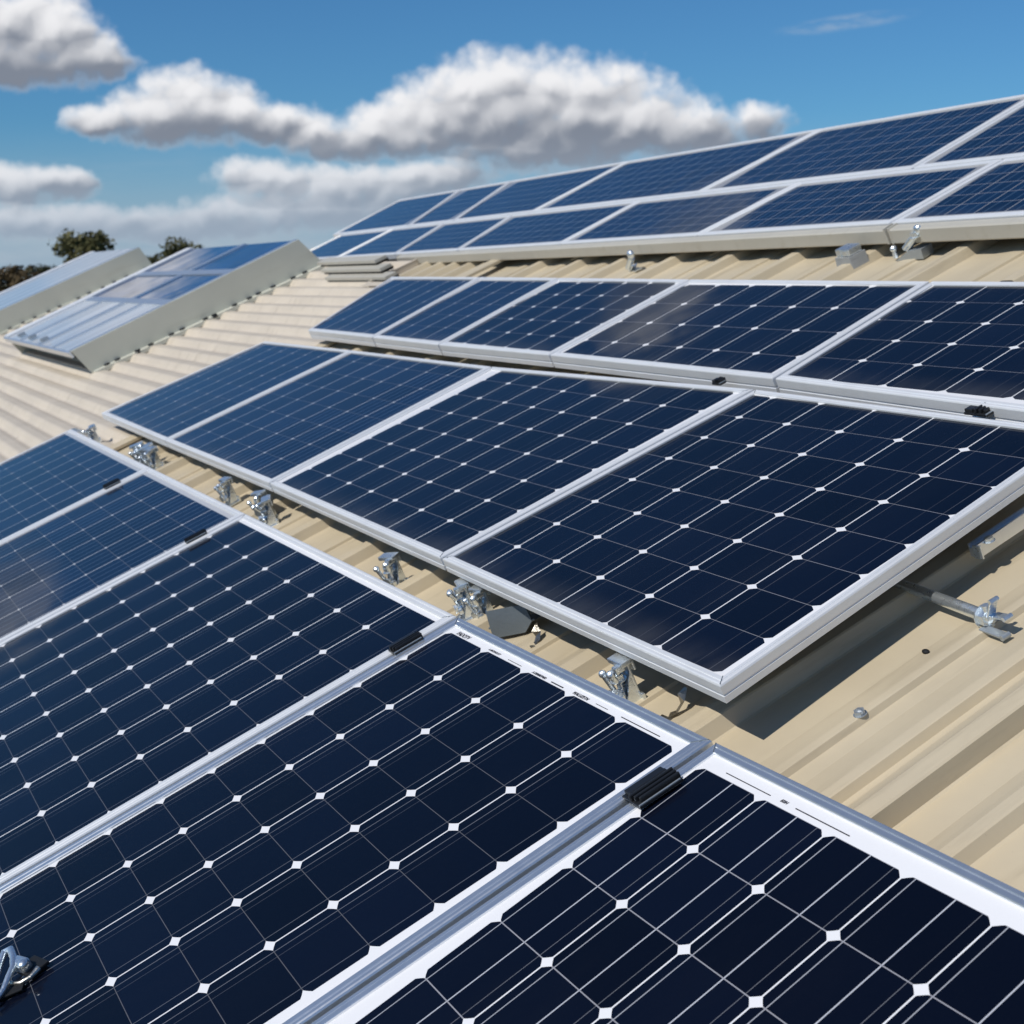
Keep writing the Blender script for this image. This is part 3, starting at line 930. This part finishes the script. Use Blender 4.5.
WHITEM = mat_paint('white_coated_strip', (.74, .75, .76), .4, .05, .15)
roof_light(-8.47, -11.1, 1.215, 2.70, .058, .098, 'grey-sided roof light with blue glazing and three dark clips, nearer of the two', 'blue')
roof_light(-13.40, -15.6, .98, 2.86, .075, .098, 'grey-sided roof light with whitish striped glazing at the far left edge', 'pale', .05)


# ------------------------------------------------------------------ brackets and small hardware
def hexnut(m_, c, r, h, axis='n'):
    a = Vector(c); d = {'n': Vector((0, 0, h)), 'v': Vector((0, h, 0)), 'u': Vector((h, 0, 0))}[axis]
    m_.tube(a, a + d, r, r, 6)
    m_.tube(a - d * .12, a, r * 1.25, r * 1.25, 14)


def make_bracket(mw, label, group):
    t = thing('mounting_bracket', mw, label, 'bracket', group)
    m_ = MB().box((0, -.004, .003), (.050, .052, .005), .0015).box((0, .019, .010), (.050, .006, .016), .0015)
    m_.tube((-.016, -.014, .004), (-.016, -.014, .0075), .008, .008, 14)
    m_.done('foot_plate', ZINC, t)
    m_ = MB().box((0, .016, .040), (.034, .005, .072), .0015).prism([(.014, .006), (-.012, .006), (.0135, .060)], 'u', -.017, -.0135).prism([(.014, .006), (-.012, .006), (.0135, .060)], 'u', .0135, .017)
    m_.done('upright', ZINC, t)
    m_ = MB().tube((.0, -.002, .004), (.0, -.002, .070), .0055, .0055, 12)
    for z in [.012 + .0035 * q for q in range(14)]: m_.tube((.0, -.002, z), (.0, -.002, z + .0016), .0064, .0064, 12)
    m_.done('bolt', ZINC, t, True)
    m_ = MB(); hexnut(m_, (0, -.002, .0075), .0115, .009); hexnut(m_, (0, -.002, .050), .0115, .010)
    m_.ball((0, -.002, .064), .010, (1, 1, .7)); m_.tube((0, -.016, .030), (0, .012, .030), .006, .006, 8); hexnut(m_, (0, -.022, .030), .009, .007, 'v')
    m_.done('nut', ZINC, t)
    m_ = MB().tube((.012, -.012, .055), (.020, -.020, .074), .005, .005, 10).ball((.020, -.020, .075), .0075); m_.tube((-.014, -.010, .030), (-.020, -.016, .062), .0045, .0045, 10).ball((-.020, -.016, .063), .007)
    m_.box((0, -.012, .024), (.030, .010, .012), .003)
    m_.done('lug', ZINC, t)
    m_ = MB().box((0, .012, .078), (.044, .022, .009), .002).box((0, .024, .070), (.040, .005, .022), .0015).box((.012, .000, .073), (.012, .018, .012), .002)
    m_.done('clamp', ZINC, t)
    return t


GBR = 'zinc brackets in the gap below the middle row'
brk = [(-1.952, .826, 0, 1.0, 'zinc bracket under the front edge of the large overhanging panel'),
       (-2.535, .852, 12, .92, 'zinc bracket beside the grey angled plate, right one of the pair'),
       (-2.606, .846, -14, .95, 'zinc bracket left of the one beside the angled plate'),
       (-2.950, .830, 24, 1.05, 'single zinc bracket below the seam of the two right middle-row panels'),
       (-3.900, .838, -20, 1.1, 'zinc bracket right of the seam with a leaning foot, nearer of its pair'),
       (-3.990, .850, 30, 1.0, 'zinc bracket just left of the leaning-foot one'),
       (-4.330, .845, 10, 1.05, 'small zinc bracket under the middle of the second middle-row panel'),
       (-5.300, .835, 25, 1.25, 'zinc bracket at the right of the tangled cluster at the far seam'),
       (-5.390, .842, -30, 1.25, 'zinc bracket in the middle of the tangled cluster at the far seam'),
       (-5.480, .835, 65, 1.2, 'zinc bracket at the left of the tangled cluster at the far seam'),
       (-6.330, .820, -12, 1.15, 'zinc bracket at the far left corner of the middle row')]
b0 = None
for (uu, v, rz, s, lab) in brk:
    # stand on the roof, turned about the roof's normal
    mw = PA.mat(uu, v, ROOF + .002) @ Matrix.Rotation(rad(rz), 4, 'Z') @ Matrix.Diagonal((s, s, min(s, 1.0), 1))
    if b0 is None: b0 = make_bracket(mw, lab, GBR)
    else: copy_thing(b0, mw, lab)

# loose coupling at the far left end of the gap
t = thing('pipe_coupling', PA.mat(-6.62, .80, ROOF + .012), 'small silver coupling lying at the far end of the front row', 'coupling')
MB().tube((-.05, 0, .014), (.05, .0, .014), .014, .014, 14).done('tube', ZINC, t, True)
m_ = MB(); hexnut(m_, (.03, 0, .014), .024, .022, 'u'); hexnut(m_, (-.055, 0, .014), .022, .02, 'u'); m_.done('nut', ZINC, t)

# grey angled plate beside the pair
t = thing('angle_plate', PA.mat(-2.42, .862, ROOF + .024) @ Matrix.Rotation(rad(42), 4, 'Z') @ Matrix.Rotation(rad(-14), 4, 'X'), 'dull grey angled steel plate beside the pair of brackets', 'plate')
MB().prism([(-.045, -.020), (.025, -.020), (.045, .0), (.038, .034), (-.045, .034)], 'v', -.012, -.006).done('upright', SLATE, t)
MB().box((0, .015, .0005), (.10, .05, .004), .001).done('base', SLATE, t)

# curled scraps of swarf on the roof


def scrap(u_, v_, rz, s, label):
    t_ = thing('metal_scrap', PA.mat(u_, v_, ROOF + .003) @ Matrix.Rotation(rad(rz), 4, 'Z') @ Matrix.Scale(s, 4), label, 'scrap')
    m_ = MB()
    pts = [(0, 0, .002), (.012, .004, .006), (.020, .012, .016), (.017, .022, .026), (.024, .030, .032)]
    rw = [Vector((.004, -.008, .001)), Vector((.006, -.006, .002)), Vector((.007, -.003, .004)), Vector((.008, .002, .003)), Vector((.004, .003, .001))]
    a = [m_.bm.verts.new(Vector(p) + w) for p, w in zip(pts, rw)]; b = [m_.bm.verts.new(Vector(p) - w) for p, w in zip(pts, rw)]
    for i in range(4): m_.bm.faces.new((a[i], a[i + 1], b[i + 1], b[i]))
    r = bmesh.ops.solidify(m_.bm, geom=m_.bm.faces[:], thickness=.0012)
    m_.done('strip', SCRAP, t_)
    MB().box((.006, -.010, .002), (.026, .010, .0015), .0004, Matrix.Rotation(rad(20), 3, 'Y')).done('tab', SCRAP, t_)


scrap(-1.850, .838, 20, 1.2, 'curled bright metal scrap below the corner of the overhanging panel')
scrap(-2.330, .848, 70, .9, 'curled metal scrap right of the grey angled plate')

# rubber pads half under the front row
for uu, v, lab in ((-2.03, .790, 'black rubber pad on the roof left of the bracket under the overhanging panel'), (-3.10, .79, 'black rubber pad on the roof in the gap, farther along the front row')):
    t = thing('rubber_pad', PA.mat(uu, v, ROOF + .018), lab, 'pad')
    MB().box((0, 0, .008), (.055, .028, .016), .004).done('pad', RUBBER, t)
    MB().box((0, 0, .019), (.040, .018, .006), .002).done('cap', RUBBER, t)

# steel rod lying on the roof
def rod():
    a = PA.p(-1.80, 1.268, ROOF + .030); b = PA.p(-1.553, 1.247, ROOF + .024)
    t_ = thing('steel_rod', PA.mat(-1.68, 1.257, ROOF + .028) @ Matrix.Rotation(math.atan2(-.021, .247), 4, 'Z'), 'short steel rod with a winged end lying on the sunlit roof', 'rod')
    MB().tube((-.125, 0, 0), (.120, 0, -.004), .0085, .0100, 20).done('tube', ZINC, t_, True)
    m_ = MB(); m_.tube((-.128, 0, 0), (-.112, 0, 0), .013, .012, 12); m_.ball((-.128, .002, .004), .010); m_.box((-.124, -.002, .010), (.012, .020, .006), .001)
    m_.done('end_knob', ZINC, t_)
    m_ = MB(); hexnut(m_, (.118, 0, -.004), .015, .012, 'u'); m_.ball((.132, 0, -.002), .011); m_.tube((.128, .0, -.018), (.128, 0, .018), .006, .006, 10)
    m_.done('nut', ZINC, t_)
    for ang, sc, cc in ((62, 1.0, 0), (8, .9, .004)):
        m_ = MB(); R_ = Matrix.Rotation(rad(-ang), 3, 'Y')
        m_.box(Vector((.134, cc, .0)) + R_ @ Vector((.020 * sc, 0, 0)), (.036 * sc, .016, .003), .0012, R_)
        m_.tube(Vector((.134, cc - .008, .0)) + R_ @ Vector((.036 * sc, 0, 0)), Vector((.134, cc + .008, .0)) + R_ @ Vector((.036 * sc, 0, 0)), .004, .004, 8)
        m_.done('wing', ZINC, t_)
    m_ = MB().box((.148, -.012, -.017), (.052, .015, .004), .0015); m_.tube((.172, -.0195, -.017), (.172, -.0045, -.017), .0045, .0045, 10); m_.done('strap', STEEL, t_)


rod()

# rail ends under the right edge of the overhanging panel
t = thing('rail_end', PA.mat(-1.690, 1.44, -.056), 'silver rail end sticking out under the right edge of the overhanging panel', 'rail')
MB().prism([(-.010, -.013), (.010, -.013), (.010, .010), (.007, .010), (.007, .003), (-.007, .003), (-.007, .010), (-.010, .010)], 'v', -.075, .09).done('channel', ALU, t)
MB().box((.008, -.074, -.003), (.016, .003, .024), .001, Matrix.Rotation(rad(12), 3, 'Z')).done('end_plate', ZINC, t)
m_ = MB(); hexnut(m_, (.012, -.05, .006), .008, .006); hexnut(m_, (.012, .07, .006), .009, .008); m_.done('nut', ZINC, t)
t = thing('rail_end', PA.mat(-1.56, 1.50, ROOF + .028), 'pale flat rail end lying on the roof at the right edge', 'rail')
MB().box((0, .02, 0), (.05, .12, .012), .002).done('bar', ALU, t)
MB().box((0, -.035, .008), (.03, .02, .006), .001).done('clip', ALU, t)

# hardware between the upper row and the ridge array
GR = 'hardware on the roof strip below the ridge array'
t = thing('ballast_block', PA.mat(-3.283, 2.532, ROOF + upper_n(-3.283) + .006), 'grey ballast block with a bright metal cap below the edge beam', 'block', GR)
MB().prism([(-.036, 0), (.036, 0), (.030, .042), (-.032, .042)], 'v', -.03, .03).done('block', SLAB, t)
MB().box((-.002, 0, .054), (.056, .050, .022), .004).box((-.008, -.026, .054), (.006, .006, .026), .001).box((.012, -.026, .054), (.018, .003, .014), .001).done('cap', ZINC, t)
t = thing('tie_down_anchor', PA.mat(-3.083, 2.585, ROOF + upper_n(-3.083) + .008) @ Matrix.Rotation(rad(6), 4, 'Z'), 'wedge-shaped steel anchor with a leaning bolt by the dark beam joint', 'anchor', GR)
MB().prism([(-.055, 0), (.045, 0), (.045, .028), (.0, .026)], 'v', -.022, .022).done('wedge', STEEL, t)
m_ = MB().box((.012, -.006, .045), (.070, .020, .010), .003, Matrix.Rotation(rad(-38), 3, 'Y')); m_.tube((-.02, -.012, .030), (.040, -.012, .075), .008, .008, 12); hexnut(m_, (.030, -.012, .062), .014, .012); m_.ball((.042, -.010, .080), .014, (1, .7, 1))
m_.done('bolt', ZINC, t)
MB().tube((-.066, -.006, .004), (-.066, -.006, .026), .008, .006, 10).ball((-.066, -.006, .030), .010).done('stud', ZINC, t)
t = thing('tie_down_anchor', PA.mat(-4.60, 2.600, ROOF + upper_n(-4.60) + .008) @ Matrix.Rotation(rad(-10), 4, 'Z'), 'small silver anchor on the roof below the middle of the long beam', 'anchor', GR)
MB().box((0, 0, .010), (.080, .022, .006), .002, Matrix.Rotation(rad(-28), 3, 'Y')).box((.0, .01, .004), (.06, .03, .005), .001).done('plate', ZINC, t)
MB().tube((-.02, -.006, .016), (.030, .0, .055), .012, .012, 12).ball((.032, 0, .068), .017, (1, .8, 1)).done('bolt', ZINC, t)


# black clips
def clip(pl, uu, v, n, L, W, label, grp='black clips over the panel seams', rz=0):
    t_ = thing('cable_clip', pl.mat(uu, v, n) @ Matrix.Rotation(rad(rz), 4, 'Z'), label, 'clip', grp)
    MB().box((0, 0, .003), (W, L, .005), .0015).box((-W * .30, 0, .008), (W * .34, L * .86, .008), .002).done('saddle', BLACK, t_)
    m_ = MB()
    for kk in range(3): m_.box((W * (.02 + .15 * kk), .002 * kk, .010 - .0012 * kk), (W * .10, L * (1.02 - .05 * kk), .010), .002)
    m_.done('rib', BLACK, t_)
    m_ = MB().box((W * .46, -L * .02, .0035), (W * .05, L * .96, .007), .001); m_.done('edge_lip', STEEL, t_)


clip(PA, -1.545, .640, .000, .072, .046, 'large black ribbed clip on the seam beside the nearest panel')
clip(PA, -2.398, .645, .000, .062, .034, 'black ribbed clip on the seam above the printed panel edge')
clip(PB, -1.985, 1.715, -.012, .030, .060, 'black clip between the middle and upper rows at the right edge')
clip(PB, -2.835, 1.712, -.010, .020, .034, 'tiny dark clip between the middle and upper rows near the seam')
clip(PA, -3.772, .610, .000, .060, .022, 'thin dark clip on the white seam of the middle front-row panel')
clip(PA, -4.895, .618, .000, .055, .045, 'small dark clip on the white seam farthest up the front row')

# bright clamp on the front row at the lower left
t = thing('pipe_clamp', PA.mat(-2.06, -.17, 0), 'chromed curled clamp lying on the front panel at the lower left edge', 'clamp')
L_ = lambda u_, v_, n_: (u_ + 2.06, v_ + .17, n_)
MB().path([L_(-2.055, -.225, .006), L_(-2.073, -.200, .010), L_(-2.098, -.185, .017), L_(-2.113, -.174, .021), L_(-2.108, -.165, .022), L_(-2.085, -.165, .020), L_(-2.062, -.170, .018), L_(-2.048, -.181, .015), L_(-2.034, -.194, .009), L_(-2.020, -.212, .005)], [.0042, .0048, .0052, .0058, .0060, .0056, .0052, .0048, .0042, .0036], 14).done('hook', ZINC, t, True)
MB().box(L_(-2.068, -.160, .012), (.034, .018, .020), .006, Matrix.Rotation(rad(24), 3, 'Z'), 3).ball(L_(-2.052, -.157, .020), .009, (1.2, 1, .7)).done('jaw', ZINC, t, True)
MB().path([L_(-2.066, -.184, .004), L_(-2.046, -.181, .004), L_(-2.034, -.170, .004), L_(-2.033, -.156, .004), L_(-2.042, -.141, .005)], [.0022, .0030, .0032, .0036, .0050], 10).done('strap', SCRAP, t, True)
MB().box(L_(-2.060, -.148, .003), (.044, .034, .006), .002, Matrix.Rotation(rad(20), 3, 'Z')).box(L_(-2.040, -.190, .0015), (.030, .05, .003), .001, Matrix.Rotation(rad(-20), 3, 'Z')).done('foot', RUBBER, t)  # black base that also paints the hook's shadow onto the glass


# pebbles and screws on the sunlit roof
for uu, v, s, lab, mt, nm in ((-1.557, .985, .012, 'small dark fastener on the roof right of the panel shadow', STEEL, 'fastener'),
                              (-1.60, 1.155, .010, 'dark crumb of gravel on the roof below the steel rod', RUBBER, 'gravel'),
                              (-1.20, 1.05, .007, 'tiny brown crumb on the roof pan right of the rod', BARK, 'gravel')):
    t = thing(nm, PA.mat(uu, v, ROOF + (.011 if nm == 'fastener' else .002)), lab, nm)
    m_ = MB().ball((0, 0, s * .3), s * .6, (1.2, .8, .6), 2)
    if nm == 'fastener': hexnut(m_, (0, 0, 0), s * .7, s * .5)
    m_.done('body', mt, t)


# printing on the white edge of the front panels
def printed(panel, txt, u_, v_, size, bold=0.0, shear=.2, name='printed_text'):
    cu = bpy.data.curves.new(name, 'FONT'); cu.body = txt; cu.size = size; cu.shear = shear; cu.offset = bold
    ob = bpy.data.objects.new(name, cu); COL.objects.link(ob)
    dg = bpy.context.evaluated_depsgraph_get()
    me = bpy.data.meshes.new_from_object(ob.evaluated_get(dg))
    bpy.data.objects.remove(ob); bpy.data.curves.remove(cu)
    me.materials.clear()
    o_ = link(name, me, INK, panel)
    o_.matrix_local = panel.matrix_world.inverted() @ PA.mat(u_, v_, -.0040)
    return o_


def printed_line(panel, u0, u1, v_, w):
    m_ = MB().box(((u0 + u1) / 2, 0, 0), (u1 - u0, w, .0003), 0)
    o_ = m_.done('printed_line', INK, panel)
    o_.matrix_local = panel.matrix_world.inverted() @ PA.mat(0, v_, -.0042)


p4, p5 = panels_a[3], panels_a[4]
printed(p4, 'FADOTV', -2.338, .7225, .0125, .0004, .25)
printed(p4, 'A MEZENDOTY', -2.205, .7235, .0062, .0002)
printed(p4, 'A DIEMRETNED', -2.040, .7225, .0066, .0003)
printed(p4, 'WALUZETN', -1.905, .7225, .0085, .0003, .3)
printed_line(p4, -2.130, -2.080, .7245, .0011); printed_line(p4, -1.975, -1.935, .7240, .0022); printed_line(p4, -1.76, -1.655, .7250, .0016)
printed_line(p4, -1.835, -1.80, .7255, .0010)
printed_line(p5, -1.49, -1.395, .7215, .0014); printed_line(p5, -1.345, -1.245, .7215, .0016)
printed(p5, 'EI3H', -1.375, .7205, .0065, .0003, .2)


# ------------------------------------------------------------------ trees beyond the roof
def tree(px, py, dist, top, width, mat, label, grp, n=2600, lean=0.0):
    """px = x/y direction; crown of leaf-sized faces in lumpy clusters"""
    x, y = px * dist, dist
    h = CAM_H + top * dist
    w = width * dist / 2
    rg = random.Random(int(abs(px) * 1e5) + int(dist))
    t_ = thing('tree', Matrix.Translation((x, y, 0)), label, 'tree', grp)
    m_ = MB(); m_.path([(0, 0, -.2), (.05 * w, 0, h * .3), (.0, .05 * w, h * .6), (lean * w, 0, h * .92)], [w * .12, w * .10, w * .06, w * .015], 8)
    for k_ in range(6):
        a = rg.uniform(0, 6.28); z = h * rg.uniform(.35, .7)
        m_.path([(0, 0, z), (math.cos(a) * w * .4, math.sin(a) * w * .4, z + h * .08), (math.cos(a) * w * .7, math.sin(a) * w * .7, z + h * .18)], [w * .05, w * .03, w * .01], 6)
    m_.done('trunk', BARK, t_, True)
    verts, faces = [], []
    lumps = []
    for k_ in range(64):
        a = rg.uniform(0, 6.283); zz = rg.random() ** .45; rr = w * math.sqrt(max(.03, 1 - (1.25 * zz - .45) ** 2)) * rg.uniform(.1, .95)
        lumps.append((math.cos(a) * rr, math.sin(a) * rr, h - w * (.20 + 1.9 * (1 - zz)), w * rg.uniform(.16, .30)))
    lumps.append((lean * w, 0, h * .93, w * .22))
    for k_ in range(n):
        cx, cy, cz, cr = lumps[rg.randrange(len(lumps))]
        d = Vector((rg.gauss(0, 1), rg.gauss(0, 1), rg.gauss(0, 1))).normalized() * cr * rg.uniform(.55, 1.08)
        p = Vector((cx, cy, cz)) + d
        p.z = min(p.z, h)
        s_ = w * rg.uniform(.035, .075)
        nn = (d.normalized() + Vector((rg.uniform(-.8, .8), rg.uniform(-.8, .8), rg.uniform(-.8, .8)))).normalized()
        a1 = nn.orthogonal().normalized() * s_; a2 = nn.cross(a1).normalized() * s_ * .7
        b_ = len(verts); verts += [p - a1, p - a2, p + a1, p + a2]; faces.append((b_, b_ + 1, b_ + 2, b_ + 3))
    me_ = bpy.data.meshes.new('crown'); me_.from_pydata(verts, [], faces); me_.update()
    link('crown', me_, mat, t_)


GT = 'trees beyond the roof'
tree(-.289, 0, 62, .0335, .050, LEAF1, 'tall olive tree with an uneven top behind the pale roof light', GT, 4200)
tree(-.2215, 0, 72, .0265, .038, LEAF1, 'smaller olive tree peeping over the blue roof light', GT, 3000)
tree(-.2370, 0, 85, .0155, .046, LEAF3, 'low dark tree between the two roof lights', GT)
tree(-.3360, 0, 90, .0098, .050, LEAF2, 'low brown tree at the far left edge of the view', GT)
tree(-.3190, 0, 96, .0110, .030, LEAF3, 'small dark tree right of the brown one at the far left', GT)
tree(-.3620, 0, 90, .0100, .05, LEAF2, 'low brown tree just outside the left edge', GT)
tree(-.3040, 0, 98, .0060, .04, LEAF2, 'low brownish tree behind the tall olive tree', GT)
tree(-.2560, 0, 92, .0125, .040, LEAF3, 'low dark tree right of the tall olive tree', GT)
